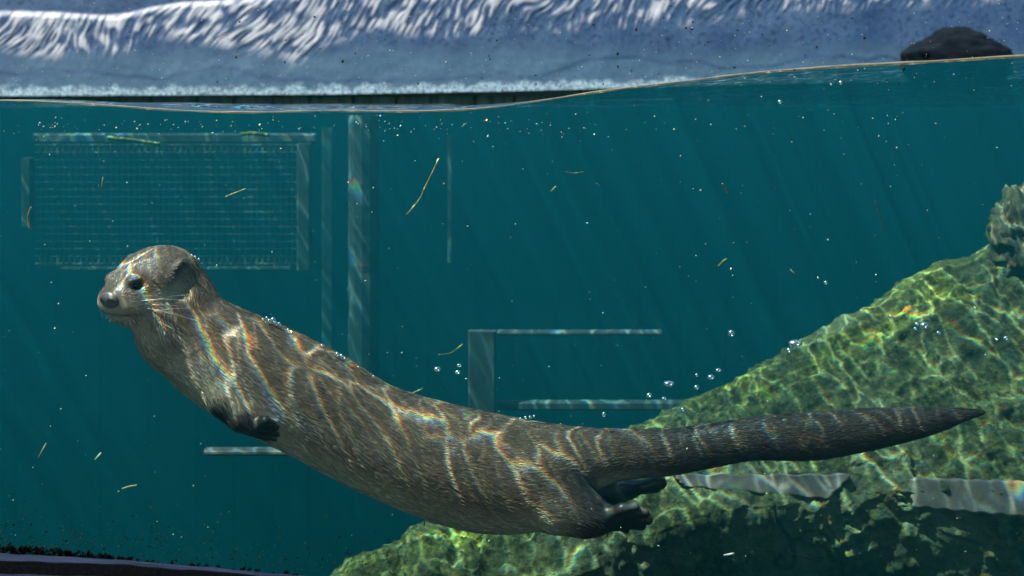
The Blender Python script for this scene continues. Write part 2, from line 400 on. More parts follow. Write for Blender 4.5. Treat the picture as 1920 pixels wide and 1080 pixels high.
# profile: crest, lit slope to a bulge, then an undercut foot down to the floor; back side falls away
bulge = np.interp(PX, [520, 700, 900, 1000, 1150, 1300, 1500, 1900, 2400], [1330, 1190, 1090, 1030, 955, 900, 880, 880, 900])
drop = np.maximum(bulge - cy_, 90) * (CAM_D + Yc - .1) / FPX
fwd = np.clip(.14 + .42 * drop, .12, .34)
tb_ = np.array([0, .05, .10, .13]); yb_ = np.array([.7, .35, .12, .03]); zb_ = np.array([-1.2, -.5, -.1, -.012])
ts = np.array([.16, .19, .33, .50, .60, .68]); ys = np.array([0, -.10, -.48, -.86, -.98, -1.0]); zs = np.array([0, -.05, -.34, -.72, -.90, -1.0])
tu = np.array([.74, .80, .88, 1.0]); yu = np.array([.008, .03, .08, .12]); zu = np.array([-.05, -.13, -.32, -1.3])
V = crest[:, None, :].repeat(nv, 1)
ty = np.concatenate((tb_, ts, tu))
for i in range(nu):
    oy = np.interp(T, ty, np.concatenate((yb_, ys * fwd[i], -fwd[i] + yu))); oz = np.interp(T, ty, np.concatenate((zb_, zs * drop[i], -drop[i] + zu)))
    for _ in range(3):
        oy[1:-1] = (oy[:-2] + oy[1:-1] * 2 + oy[2:]) / 4; oz[1:-1] = (oz[:-2] + oz[1:-1] * 2 + oz[2:]) / 4
    V[i, :, 1] += oy; V[i, :, 2] += oz; V[i, :, 0] -= .05 * oz
# normals for displacement
def gnorm(V):
    a = np.gradient(V, axis=0); b = np.gradient(V, axis=1); n = np.cross(b, a); n /= np.linalg.norm(n, axis=-1, keepdims=True) + 1e-9
    return n
Nn = gnorm(V)
if Nn[nu // 2, int(nv * .4), 1] > 0: Nn = -Nn
q = V.reshape(-1, 3)
al = np.array((.80, .1, .55)); al /= np.linalg.norm(al)           # grain along the ridge
ga = q @ al; gb = q[:, 2] * .8 - q[:, 0] * .55; gc = q[:, 1]
g = np.stack((ga * 5, gb * 17, gc * 17), -1) + .5 * np.stack((vn(q * 9, 41), vn(q * 9, 42), vn(q * 9, 43)), -1)
ac = q[:, 0] * .30 - q[:, 2] * .95 + q[:, 1] * .2                       # wrinkles running down the face
wr = np.stack((ga * 34, ac * 11, q[:, 1] * 9), -1) + .9 * np.stack((vn(q * 7, 51), vn(q * 7, 52), vn(q * 7, 53)), -1)
tF = np.broadcast_to(T[None], (nu, nv)).reshape(-1); pxF = np.broadcast_to(PX[:, None], (nu, nv)).reshape(-1)
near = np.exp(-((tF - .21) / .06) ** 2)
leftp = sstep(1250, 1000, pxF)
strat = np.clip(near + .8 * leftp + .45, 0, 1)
disp = .012 * ridged(g, 4, 44) * strat + .016 * fbm(q * 3.2, 3, 45) + .0065 * ridged(wr, 4, 46) + .0055 * fbm(q * 42, 4, 47)
crk = np.abs(vn(np.stack((q[:, 0] * 7 + q[:, 2] * 4, q[:, 1] * 3, q[:, 2] * 3), -1) + .3 * vn(q * 14, 48)[:, None], 49))
crack = np.exp(-(crk / .014) ** 2) * sstep(.0, .5, vn(q * 5, 55)); disp -= .008 * crack
disp *= np.clip(.35 + np.abs(tF - .16) * 12, 0, 1)                # keep the measured crest
V = (q + Nn.reshape(-1, 3) * disp[:, None])
V[:, 1] = np.maximum(V[:, 1], .29)
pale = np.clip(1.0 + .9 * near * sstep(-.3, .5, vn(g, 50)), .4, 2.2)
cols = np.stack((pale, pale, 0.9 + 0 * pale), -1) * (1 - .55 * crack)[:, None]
V_ROCK, F_ROCK = V, grid_faces(nu, nv)
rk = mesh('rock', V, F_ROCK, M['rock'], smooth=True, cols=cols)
tag(rk, 'large algae covered yellow green rock sloping up behind the otter tail', 'rock')

def lump(name, cx, cy, Y, rx, rz, ry, seed, mat, amp=.25, n=70):
    u = np.linspace(0, 2 * math.pi, n, endpoint=False); w_ = np.linspace(0.02, math.pi - .02, n // 2)
    U, W = np.meshgrid(u, w_, indexing='ij'); D = np.stack((np.cos(U) * np.sin(W), np.sin(U) * np.sin(W), np.cos(W)), -1).reshape(-1, 3)
    r = 1 + amp * (.8 * ridged(D * 1.4 + seed, 4, seed) + .4 * fbm(D * 5 + seed, 4, seed + 3))
    v = D * r[:, None] * np.array((rx, ry, rz)) + P(cx, cy, Y)
    m2 = n // 2; i = np.arange(n * m2).reshape(n, m2); i = np.concatenate((i, i[:1]), 0)
    f = np.stack((i[:-1, :-1], i[1:, :-1], i[1:, 1:], i[:-1, 1:]), -1).reshape(-1, 4)
    return mesh(name, v, f, mat, smooth=True)
b1 = lump('boulder', 1930, 455, .66, .048, .070, .06, 61, M['boulder'], .42, 150)
tag(b1, 'dark knobbly boulder rising above the algae rock near the frame edge', 'boulder')
b2 = lump('boulder', 1795, 112, 2.20, 0.155, .088, .05, 73, M['hump_refl'], .12, 90)  # dark reflection built as a solid lump
tag(b2, 'dark rounded reflection built as a solid lump against the blue coping above the water', 'boulder')

# ------------------------------------------------------------------ reflections in the pane, built as dim things standing in the water
def bar(name, x0, y0, x1, y1, Y, dep, mat, parent, bev=.004):
    a = P(x0, y0, Y); b = P(x1, y1, Y); c = (a + b) / 2
    v, f = box(c - np.array(parent.location), (abs(b[0] - a[0]), dep, abs(b[2] - a[2])), None, bev)
    return mesh(name, v, f, mat, parent)
Yp = 1.45
mp = empty('mesh_panel_reflection', P(330, 700, Yp)); tag(mp, 'dim reflection of a wire mesh panel in a pale wooden frame behind the otter head', 'mesh panel')
bar('top_rail_reflection', 66, 250, 594, 268, Yp, .03, M['palewood_refl'], mp)
bar('side_post_reflection', 558, 269, 584, 505, Yp - .06, .03, M['palewood_refl'], mp)
bar('side_post_reflection', 44, 296, 62, 425, Yp + .05, .03, M['palewood_refl'], mp)
bar('bottom_rail_reflection', 115, 500, 545, 507, Yp, .02, M['palewood_refl'], mp)
parts = []; 
for i in range(44):
    x = 76 + i * (548 - 76) / 43
    for (ya, yb, r) in ((270, 291, 2.8), (291, 484, .45), (484, 499, 2.8)):
        parts.append(tube([P(x, ya, Yp - .02), P(x, yb, Yp - .02)], r * SC(Yp), 4))
for i in range(17):
    y = 272 + i * 13.9; r = 1.3 if i in (0, 1, 16) else .5
    parts.append(tube([P(66, y, Yp - .022), P(558, y, Yp - .022)], r * SC(Yp), 4))
v, f = join(parts); o = mesh('wire_mesh_reflection', v - np.array(mp.location), f, M['wire'], mp); o['kind'] = 'stuff'
Yq = 1.4
ps = empty('post_reflection', P(682, 900, Yq)); tag(ps, 'reflection of a broad pale upright wooden post, dim behind the otter', 'post', 'posts reflected in the glass')
n = 40; v = []; f = []
for i in range(n):
    y = 216 + (760 - 216) * i / (n - 1)
    for kx in range(12):
        a_ = 2 * math.pi * kx / 12; r = 29 * SC(Yq) * (1 + .012 * math.sin(i * .9 + kx) + .01 * math.sin(i * 2.3))
        v.append(P(682, y, Yq) + np.array((math.cos(a_) * r, math.sin(a_) * r, 0)))
for i in range(n - 1):
    for kx in range(12): f.append((i * 12 + kx, i * 12 + (kx + 1) % 12, (i + 1) * 12 + (kx + 1) % 12, (i + 1) * 12 + kx))
mesh('shaft_reflection', np.array(v) - np.array(ps.location), f, M['palewood_refl'], ps)
p2 = empty('post_reflection', P(616, 900, 1.9)); tag(p2, 'reflection of a narrow fainter wooden post just beside the broad pale post', 'post', 'posts reflected in the glass')
bar('shaft_reflection', 605, 240, 626, 800, 1.9, .03, M['palewood_refl'], p2)
p3 = empty('pole_reflection', P(844, 500, 1.7)); tag(p3, 'reflection of a thin pale upright pole above the otter back', 'pole')
bar('shaft_reflection', 840, 255, 848, 492, 1.7, .012, M['palewood_refl'], p3, .002)
Yf = 1.0
fm = empty('frame_reflection', P(1000, 790, Yf)); tag(fm, 'reflection of a pale open wooden frame between the otter back and the rock', 'frame')
bar('upright_reflection', 878, 620, 930, 800, Yf, .025, M['palewood_refl'], fm)
bar('rail_reflection', 932, 619, 1240, 629, Yf + .02, .02, M['palewood_refl'], fm)
bar('rail_reflection', 932, 751, 1300, 768, Yf + .02, .02, M['palewood_refl'], fm)
lt = empty('band_reflection', P(470, 846, .55)); tag(lt, 'thin pale horizontal reflected band below the otter foreleg', 'lath')
bar('reflected_band', 385, 840, 640, 853, .55, .02, M['palewood_refl'], lt)
from mathutils.bvhtree import BVHTree
bvh = BVHTree.FromPolygons([tuple(q_) for q_ in V_ROCK.tolist()], F_ROCK.tolist())
EYE = Vector((0, -CAM_D, CAM_Z))
for (quad, lab) in (([(1262, 891), (1598, 890), (1552, 936), (1285, 911)], 'flat pinkish glass reflection below the otter tail, built as a patch'),
                    ([(1702, 897), (1925, 903), (1925, 970), (1713, 950)], 'pinkish grey glass reflection at the dark foot of the rock, built as a patch')):
    nU, nV = 44, 14; G = np.zeros((nU, nV, 3)); dep = np.zeros((nU, nV)); dirs = np.zeros((nU, nV, 3)); A4 = np.array(quad, float)
    for i in range(nU):
        for j in range(nV):
            u, v_ = i / (nU - 1), j / (nV - 1)
            px, py = (A4[0] * (1 - u) + A4[1] * u) * (1 - v_) + (A4[3] * (1 - u) + A4[2] * u) * v_
            px += 3 * math.sin(j * 1.3 + i) * (u in (0, 1)); py += 1.5 * math.sin(i * .9)
            dr = Vector(P(px, py, 0)) - EYE; dr.normalize(); hit = bvh.ray_cast(EYE, dr)
            dirs[i, j] = dr; dep[i, j] = hit[3] if hit[3] else 2.0
    for _ in range(60):
        e_ = np.pad(dep, 1, mode='edge'); dep = np.minimum((e_[:-2, 1:-1] + e_[2:, 1:-1] + e_[1:-1, :-2] + e_[1:-1, 2:]) / 4, dep + .004)
    dep -= .008
    top_ = np.array(EYE) + dirs * dep[..., None]; bot_ = top_ + np.array((0, .022, -.004))
    n0 = nU * nV; ff_ = grid_faces(nU, nV); ix = np.arange(n0).reshape(nU, nV)
    lp = np.concatenate((ix[:, 0], ix[-1, 1:], ix[-2::-1, -1], ix[0, -2:0:-1])); l2 = np.roll(lp, -1)
    o = mesh('bench_reflection', np.concatenate((top_.reshape(-1, 3), bot_.reshape(-1, 3))), np.concatenate((ff_[:, ::-1], ff_ + n0, np.stack((lp, l2, l2 + n0, lp + n0), -1))), M['pink_refl'])  # glass reflection of a bench, built as a patch laid on the rock
    tag(o, lab, 'reflection')

# ------------------------------------------------------------------ otter
YO = .20; DY = .065
def C3(px, py, Y=YO): return P(px, py, Y)
spine = [(329, 534, 52, .138), (331, 572, 73, .132), (352, 618, 79, .13), (396, 656, 88, .13), (455, 690, 96, .132), (520, 722, 99, .135), (590, 757, 99, .135), (690, 815, 96, .135),
         (800, 857, 102, .137), (905, 885, 106, .14), (985, 890, 96, .142), (1050, 874, 72, .145), (1118, 858, 50, .147), (1185, 851, 42, .15), (1250, 848, 40, .15), (1330, 836, 37, .15),
         (1400, 824, 36, .15), (1470, 820, 39, .15), (1530, 818, 40, .15), (1600, 809, 37, .15), (1650, 802, 33, .15), (1705, 795, 27, .15), (1750, 788, 21, .15), (1800, 779, 11, .15), (1840, 773, 3, .15)]
sp_ = np.array([(*P(a, b, Y + DY), r * SC(Y + DY)) for a, b, r, Y in spine])
def catmull(A, n):
    out = []
    for i in range(len(A) - 1):
        p0 = A[max(i - 1, 0)]; p1 = A[i]; p2 = A[i + 1]; p3 = A[min(i + 2, len(A) - 1)]
        for t in np.linspace(0, 1, n, endpoint=False):
            out.append(.5 * (2 * p1 + (p2 - p0) * t + (2 * p0 - 5 * p1 + 4 * p2 - p3) * t * t + (3 * p1 - p0 - 3 * p2 + p3) * t ** 3))
    out.append(A[-1]); return np.array(out)
SP = catmull(sp_, 4)
# head frame
Fh = np.array((-.47, -.83, -.30)); Fh /= np.linalg.norm(Fh)
Sh = np.array((.87, -.493, .0)); Sh -= Fh * (Sh @ Fh); Sh /= np.linalg.norm(Sh)
Uh = np.cross(Fh, Sh); Uh = Uh if Uh[2] > 0 else -Uh
EH = P(238, 531, .078 + DY)
def HL(f, s, u): return EH + (Fh * f + Sh * s + Uh * u) * .00104
HB = np.stack((Fh, Sh, Uh))

VX = .0025
lo = np.array((-.59, .05, -.625)); hi = np.array((.69, .335, -.165))
dim = np.ceil((hi - lo) / VX).astype(int) + 1
SD = np.full(dim, .06, np.float32)
ax = [(lo[i] + VX * np.arange(dim[i])).astype(np.float32) for i in range(3)]
def region(c0, c1):
    a = np.clip(np.floor((c0 - lo) / VX).astype(int), 0, dim - 1); b = np.clip(np.ceil((c1 - lo) / VX).astype(int) + 1, 1, dim)
    sl = tuple(slice(a[i], b[i]) for i in range(3))
    return sl, np.meshgrid(ax[0][sl[0]], ax[1][sl[1]], ax[2][sl[2]], indexing='ij', sparse=True)
def smin(a, b, k_): h = np.maximum(k_ - np.abs(a - b), 0) / k_; return np.minimum(a, b) - h * h * k_ * .25
def cone(a, b, ra, rb, k_=.012, fy=1.0):
    a = np.array(a, float); b = np.array(b, float); mr = max(ra, rb) + .035
    sl, (x, y, z) = region(np.minimum(a, b) - mr, np.maximum(a, b) + mr)
    d_ = b - a; L = d_ @ d_ + 1e-12
    t = np.clip(((x - a[0]) * d_[0] + (y - a[1]) * d_[1] + (z - a[2]) * d_[2]) / L, 0, 1)
    dd = np.sqrt((x - a[0] - t * d_[0]) ** 2 + ((y - a[1] - t * d_[1]) / fy) ** 2 + (z - a[2] - t * d_[2]) ** 2) - (ra + (rb - ra) * t)
    SD[sl] = smin(SD[sl], dd.astype(np.float32), k_)
def ell(c, B, R, k_=.01, cut=False):
    R = np.array(R) * .001; mr = R.max() + .03
    sl, (x, y, z) = region(c - mr, c + mr)
    u = [((x - c[0]) * B[i][0] + (y - c[1]) * B[i][1] + (z - c[2]) * B[i][2]) for i in range(3)]
    k0 = np.sqrt(sum((u[i] / R[i]) ** 2 for i in range(3))); k1 = np.sqrt(sum((u[i] / R[i] ** 2) ** 2 for i in range(3))) + 1e-9
    dd = (k0 * (k0 - 1) / k1).astype(np.float32)
    if cut: SD[sl] = -smin(-SD[sl], dd, k_)
    else: SD[sl] = smin(SD[sl], dd, k_)
for i in range(len(SP) - 1): cone(SP[i, :3], SP[i + 1, :3], SP[i, 3], SP[i + 1, 3], .006, .92)
# skull, cheeks, muzzle
ell(HL(-42, 0, -8), HB, (60, 49, 28), .012)
ell(HL(-26, 0, -16), HB, (44, 46, 28), .014)
ell(HL(-52, 0, -8), HB, (44, 50, 32), .014)
ell(HL(8, 0, -11), HB, (27, 32, 20), .012)
ell(HL(13, 0, -24), HB, (21, 30, 17), .010)
for s_ in (-1, 1):
    ell(HL(15, s_ * 18, -19), HB, (17, 17, 15), .010)
    ell(HL(3, s_ * 19, 9), HB, (12, 9, 5), .008)
    ell(HL(9, s_ * 27.5, 1.5), HB, (8, 6, 4.5), .005, True)
    ell(HL(-46, s_ * 46, 3), np.stack((Fh * .9 + Uh * -.4, Sh, Uh * .9 + Fh * .4)), (18, 5.5, 7), .006)
    ell(HL(-44, s_ * 53, 2), np.stack((Fh * .9 + Uh * -.4, Sh, Uh * .9 + Fh * .4)), (17, 7, 4.5), .003, True)
ell(HL(4, 0, -35), HB, (27, 29, 14), .012)
ell(HL(27, 0, -31), HB, (15, 28, 1.6), .004, True)
# throat fold
ell(P(300, 620, .09 + DY), HB, (30, 30, 45), .03)
# limbs: chains of (px, py, r px, Y)
LIMBS = []
def limb(ch, k_=.012, fy=1.0):
    c = [(P(a, b, Y + DY), r * SC(Y + DY)) for a, b, r, Y in ch]
    for i in range(len(c) - 1): cone(c[i][0], c[i + 1][0], c[i][1], c[i + 1][1], k_, fy); LIMBS.append((c[i][0], c[i + 1][0], max(c[i][1], c[i + 1][1])))
limb([(985, 918, 68, .125), (1050, 946, 48, .108), (1098, 965, 35, .10), (1126, 971, 27, .098)], .02)
for tip in ((1190, 950, 10, .080), (1208, 961, 10.5, .088), (1215, 974, 10.5, .096), (1203, 986, 9.5, .104), (1174, 993, 8, .112)):
    limb([(1120, 970, 18, .097), ((1120 + tip[0]) / 2 + 12, (970 + 2 * tip[1]) / 3 - 3, 9.5, tip[3] - .004), tip], .006)
limb([(1130, 974, 24, .1), (1185, 975, 15, .1)], .008, .5)
limb([(1010, 905, 60, .17), (1085, 915, 28, .19), (1140, 921, 22, .2), (1180, 918, 18, .2)], .02)
for tip in ((1228, 905, 12, .18), (1238, 905, 13, .197), (1230, 912, 12, .214), (1215, 916, 10, .226)):
    limb([(1170, 918, 15, .2 + (tip[3] - .2) * .5), (1205, 913, 10, tip[3]), tip], .008)
for sgn, dx, dy in ((0, 0, 0), (1, 22, -26)):
    Yb = .078 if not sgn else .19
    ins = .006 if not sgn else -.006
    limb([(420, 695, 42, Yb + .03 * (1 - 2 * sgn)), (428 + dx, 746 + dy, 32, Yb + ins), (454 + dx, 775 + dy, 27, Yb), (485 + dx, 797 + dy, 22, Yb)], .016)
    for j, (tx, ty, ty2) in enumerate(((505, 792, -.016), (514, 802, -.008), (517, 812, 0), (513, 820, .008), (500, 820, .016))):
        limb([(480 + dx, 798 + dy, 13, Yb + ty2 * .6), (498 + dx, ty - 3 + dy, 8.5, Yb - ins * 1.4 + ty2), (tx + dx, ty + dy, 7.5, Yb + ty2)], .004)

def surface_nets(D):
    ins = D < 0
    c = np.zeros(tuple(n_ - 1 for n_ in D.shape), np.int8)
    for a in (0, 1):
        for b in (0, 1):
            for e in (0, 1): c += ins[a:D.shape[0] - 1 + a, b:D.shape[1] - 1 + b, e:D.shape[2] - 1 + e]
    act = (c > 0) & (c < 8); ijk = np.argwhere(act); vid = np.full(act.shape, -1, np.int64); vid[act] = np.arange(len(ijk))
    acc = np.zeros((len(ijk), 3)); cnt = np.zeros(len(ijk))
    cor = [(a, b, e) for a in (0, 1) for b in (0, 1) for e in (0, 1)]
    for p_ in cor:
        for ax_ in range(3):
            if p_[ax_]: continue
            q_ = list(p_); q_[ax_] = 1
            d0 = D[tuple((ijk + p_).T)]; d1 = D[tuple((ijk + q_).T)]; m = (d0 < 0) != (d1 < 0)
            t = np.where(m, d0 / np.where(m, d0 - d1, 1), 0)
            pt = np.tile(np.array(p_, float), (len(ijk), 1)); pt[:, ax_] += t
            acc[m] += pt[m]; cnt[m] += 1
    V = lo + (ijk + acc / cnt[:, None]) * VX
    F = []
    for ax_ in range(3):
        o1, o2 = [q_ for q_ in range(3) if q_ != ax_]
        sA = [slice(1, n_ - 1) for n_ in D.shape]; sB = list(sA)
        sA[ax_] = slice(0, D.shape[ax_] - 1); sB[ax_] = slice(1, D.shape[ax_])
        a_ = ins[tuple(sA)]; b_ = ins[tuple(sB)]
        e = np.argwhere(a_ != b_)
        flip = a_[tuple(e.T)]
        g_ = e.copy(); g_[:, o1] += 1; g_[:, o2] += 1
        def cell(da, db):
            h_ = g_.copy(); h_[:, o1] += da; h_[:, o2] += db; return vid[tuple(h_.T)]
        qd = np.stack((cell(-1, -1), cell(0, -1), cell(0, 0), cell(-1, 0)), -1)
        if ax_ == 1: flip = ~flip
        qd[~flip] = qd[~flip][:, ::-1]
        F.append(qd)
    return V, np.concatenate(F)
OV, OF = surface_nets(SD)
# light smoothing
E = np.concatenate((OF[:, [0, 1]], OF[:, [1, 2]], OF[:, [2, 3]], OF[:, [3, 0]]))
for lam in (.6, .6):
    sm = np.zeros_like(OV); ct = np.bincount(E[:, 0], minlength=len(OV))
    for j in range(3): sm[:, j] = np.bincount(E[:, 0], OV[E[:, 1], j], minlength=len(OV))
    OV = OV + lam * (sm / ct[:, None] - OV)
fn = np.cross(OV[OF[:, 2]] - OV[OF[:, 0]], OV[OF[:, 3]] - OV[OF[:, 1]])
ON = np.zeros_like(OV)
for j in range(4):
    for q_ in range(3): ON[:, q_] += np.bincount(OF[:, j], fn[:, q_], minlength=len(OV))
ON /= np.linalg.norm(ON, axis=1)[:, None] + 1e-12
SPT = np.gradient(SP[:, :3], axis=0); SPT /= np.linalg.norm(SPT, axis=1)[:, None]
NOSE = HL(35, 0, -8)
def near_spine(p):
    out = np.zeros(len(p), int)
    for i in range(0, len(p), 20000):
        q_ = p[i:i + 20000]; out[i:i + 20000] = np.argmin(((q_[:, None] - SP[None, :, :3]) ** 2).sum(-1), 1)
    return out
def headness(p):
    l = (p - EH) @ HB.T * 1000
    r = np.sqrt(((l[:, 0] + 22) / 75) ** 2 + (l[:, 1] / 60) ** 2 + ((l[:, 2] + 4) / 52) ** 2)
    return sstep(1.15, .85, r), l
def limb_info(p):
    best = np.full(len(p), 9.0); dr = np.zeros_like(p)
    for a, b, r in LIMBS:
        d_ = b - a; t = np.clip((p - a) @ d_ / (d_ @ d_), 0, 1); ds = np.linalg.norm(p - a - t[:, None] * d_, axis=1) / r
        m = ds < best; best[m] = ds[m]; dr[m] = d_ / np.linalg.norm(d_)
    return best, dr
def pelt(p, n):
    """natural coat colour and lie of the hair"""
    i = near_spine(p); tng = SPT[i].copy(); hd, l = headness(p)
    rel = (p - SP[i, :3]); up = np.array((.15, 0, 1.0)); up = up - tng * (tng @ up)[:, None]; up /= np.linalg.norm(up, axis=1)[:, None]
    vz = (rel * up).sum(1) / (SP[i, 3] + 1e-6)
    s = i / (len(SP) - 1.0)
    mott = fbm(p * 38, 3, 91) * .5
    back = np.array((.20, .128, .082)); belly = np.array((.62, .49, .31)); grey = np.array((.48, .375, .265))
    k1 = sstep(-.15, -.95, vz + .12 * mott)[:, None]
    c = back * (1 - k1) + belly * k1
    k2 = (sstep(.36, .1, s) * sstep(.45, -.5, vz))[:, None]; c = c * (1 - k2) + grey * 1.15 * k2
    tail = sstep(.42, .62, s)[:, None]; c = c * (1 - tail) + np.array((.062, .042, .031)) * tail
    # head
    hc = np.tile(np.array((.19, .127, .085)), (len(p), 1))
    lowf = sstep(-3, -22, l[:, 2] + 5 * mott)[:, None]; hc = hc * (1 - lowf) + np.array((.47, .375, .265)) * lowf
    earm = (np.exp(-(((l[:, 0] + 46) / 16) ** 2 + ((np.abs(l[:, 1]) - 51) / 9) ** 2 + ((l[:, 2] - 3 + .4 * (l[:, 0] + 46)) / 5.0) ** 2)))[:, None]
    hc = hc * (1 - .85 * earm)
    eyem = np.exp(-(((l[:, 0] - 8) / 7) ** 2 + ((np.abs(l[:, 1]) - 24) / 6) ** 2 + ((l[:, 2] - 1.5) / 4.2) ** 2))[:, None]
    hc = hc * (1 - .75 * eyem)
    mth = (np.exp(-((l[:, 2] + 30) / 2.0) ** 2) * sstep(12, 24, l[:, 0]))[:, None]; hc = hc * (1 - .75 * mth)
    c = c * (1 - hd[:, None]) + hc * hd[:, None]
    b, dr = limb_info(p); lm = sstep(1.25, .98, b) * (1 - hd)
    px = 960 + p[:, 0] * FPX / (CAM_D + p[:, 1])
    dark = np.clip(lm * sstep(.95, .75, np.where(px < 700, sstep(395, 425, 0 * px + 410), 0) * 0), 0, 1)
    py = HZ + (CAM_Z - p[:, 2]) * FPX / (CAM_D + p[:, 1])
    lmc = np.where(px[:, None] < 700, np.array((.035, .027, .024)), np.array((.06, .047, .04)))
    ff = lm * np.where(px < 700, sstep(705, 775, py + 12 * mott), sstep(1000, 1100, px)); c = c * (1 - ff[:, None]) + lmc * ff[:, None]
    c = c * (1 + .28 * mott)[:, None]
    fl = tng; bh = (p - NOSE); bh /= np.linalg.norm(bh, axis=1)[:, None] + 1e-9
    fl = fl * (1 - hd[:, None]) + bh * hd[:, None]
    fl = fl * (1 - ff[:, None]) + dr * ff[:, None]
    fl = fl + .22 * np.stack((vn(p * 30, 93), vn(p * 30, 94), vn(p * 30, 95)), -1) + np.array((0, 0, -.12))
    fl -= n * (fl * n).sum(1)[:, None]; fl /= np.linalg.norm(fl, axis=1)[:, None] + 1e-9
    bare = np.clip(sstep(1.2, .9, b) * np.where(px < 700, sstep(478, 492, px), sstep(1112, 1136, px)) * (1 - hd) + earm[:, 0] * hd + (hd * (l[:, 0] > 30)) * .8 + eyem[:, 0] * hd, 0, 1)
    foot = (bare * (1 - hd))[:, None]; c = c * (1 - foot) + np.array((.028, .025, .026)) * foot
    return np.clip(c, .004, .9), fl, hd, bare
oc, _, ohd, obare = pelt(OV, ON)
k = N('otter_skin'); nn = k.noise(220, 4, .7, k.obj()); M['skin'] = k.pbr(k.attr(), .42, .45, k.bump(nn, .35, .0012))
k = N('otter_fur'); M['fur'] = k.pbr(k.attr(), .36, .5)
root = mesh('otter', OV, OF, M['skin'], smooth=True, cols=oc)
tag(root, 'brown river otter swimming underwater with tail stretched out behind', 'otter')
# fur: fine flat tapering hairs lying back along the body
area = np.linalg.norm(fn, axis=1) * .5
NH = 190000
fi = RNG.choice(len(OF), NH, p=area / area.sum()); wts = RNG.dirichlet((1, 1, 1, 1), NH)
hp = (OV[OF[fi]] * wts[..., None]).sum(1); hn = (ON[OF[fi]] * wts[..., None]).sum(1); hn /= np.linalg.norm(hn, axis=1)[:, None]
hc, hf, hh, hb = pelt(hp, hn)
keep = RNG.random(NH) > hb * 1.4
hp, hn, hc, hf, hh = hp[keep], hn[keep], hc[keep], hf[keep], hh[keep]; n_ = len(hp)
ln = (.0120 - .0065 * hh) * RNG.uniform(.6, 1.25, n_); wd_ = RNG.uniform(.00022, .00052, n_)
sd_ = np.cross(hn, hf); twist = RNG.normal(0, .28, n_)[:, None]
wv_ = sd_ * np.cos(twist) + hn * np.sin(twist)
fd = hf + sd_ * RNG.normal(0, .10, n_)[:, None]
lift = RNG.uniform(.03, .16, n_)[:, None]
A0 = hp - hn * .0006; A1 = hp + fd * ln[:, None] * .5 + hn * ln[:, None] * lift * .6; A2 = hp + fd * ln[:, None] + hn * ln[:, None] * lift * .62
hv = np.stack((A0 - wv_ * wd_[:, None], A0 + wv_ * wd_[:, None], A1 - wv_ * wd_[:, None] * .8, A1 + wv_ * wd_[:, None] * .8, A2), 1).reshape(-1, 3)
bi = np.arange(n_)[:, None] * 5
tri = np.concatenate((bi + np.array([0, 1, 3]), bi + np.array([0, 3, 2]), bi + np.array([2, 3, 4])), 0)
var = (RNG.lognormal(-.05, .33, n_) * np.exp(.16 * fbm(hp * 85, 2, 97)))[:, None]
tipc = np.clip(hc * var * 1.15, .004, .9)
fur = mesh('fur', hv, tri, M['fur'], root, True, np.repeat(tipc, 5, 0)); fur['kind'] = 'stuff'
# eyes, nose, whiskers, claws
def ball(c, B, R, n=20):
    u = np.linspace(0, 2 * math.pi, n, endpoint=False); w_ = np.linspace(.001, math.pi - .001, n // 2 + 1)
    U, W = np.meshgrid(u, w_, indexing='ij'); D = np.stack((np.cos(U) * np.sin(W), np.sin(U) * np.sin(W), np.cos(W)), -1).reshape(-1, 3)
    v = c + (D * np.array(R)) @ np.array(B); m2 = len(w_); i = np.arange(n * m2).reshape(n, m2); i = np.concatenate((i, i[:1]), 0)
    return v, np.stack((i[:-1, :-1], i[:-1, 1:], i[1:, 1:], i[1:, :-1]), -1).reshape(-1, 4)
M['eye'] = N('eye').pbr((.006, .006, .007), .08, .6)
M['nose'] = plain_mat('nose_leather', (.12, .10, .10), (.24, .205, .20), 400, .45, .5, .0008)
M['whisker'] = N('whisker').pbr((.62, .58, .5), .4, .5)
for s_ in (-1, 1):
    v, f = ball(HL(5.8, s_ * 23.6, 1.5), HB, (.0053, .0050, .0046)); mesh('eye', v, f, M['eye'], root, True)
v, f = ball(HL(33, 0, -8), HB, (.0060, .0165, .0115), 28)
lv = (v - HL(33, 0, -8)) @ HB.T
nost = np.exp(-(((np.abs(lv[:, 1]) - .0085) / .0036) ** 2 + ((lv[:, 2] + .002) / .0034) ** 2)) * (lv[:, 0] > 0)
v = v - Fh * (nost * .004)[:, None]; mesh('nose', v, f, M['nose'], root, True)
for s_ in (-1, 1):
    for j in range(10):
        a = HL(20 - 2 * (j % 3), s_ * (29 + j % 2), -14 - 2.0 * j)
        out = Sh * s_ * random.uniform(.6, 1.0) - Fh * random.uniform(.4, 1.2) + np.array((0, 0, -random.uniform(-.15, .75)))
        out /= np.linalg.norm(out); L = random.uniform(.045, .085)
        pts = [a + out * L * t + np.array((.25, .1, -.25)) * L * t * t * .6 for t in np.linspace(0, 1, 8)]
        v, f = tube(pts, np.linspace(.00042, .00012, 8), 5); mesh('whisker', v, f, M['whisker'], root, True)

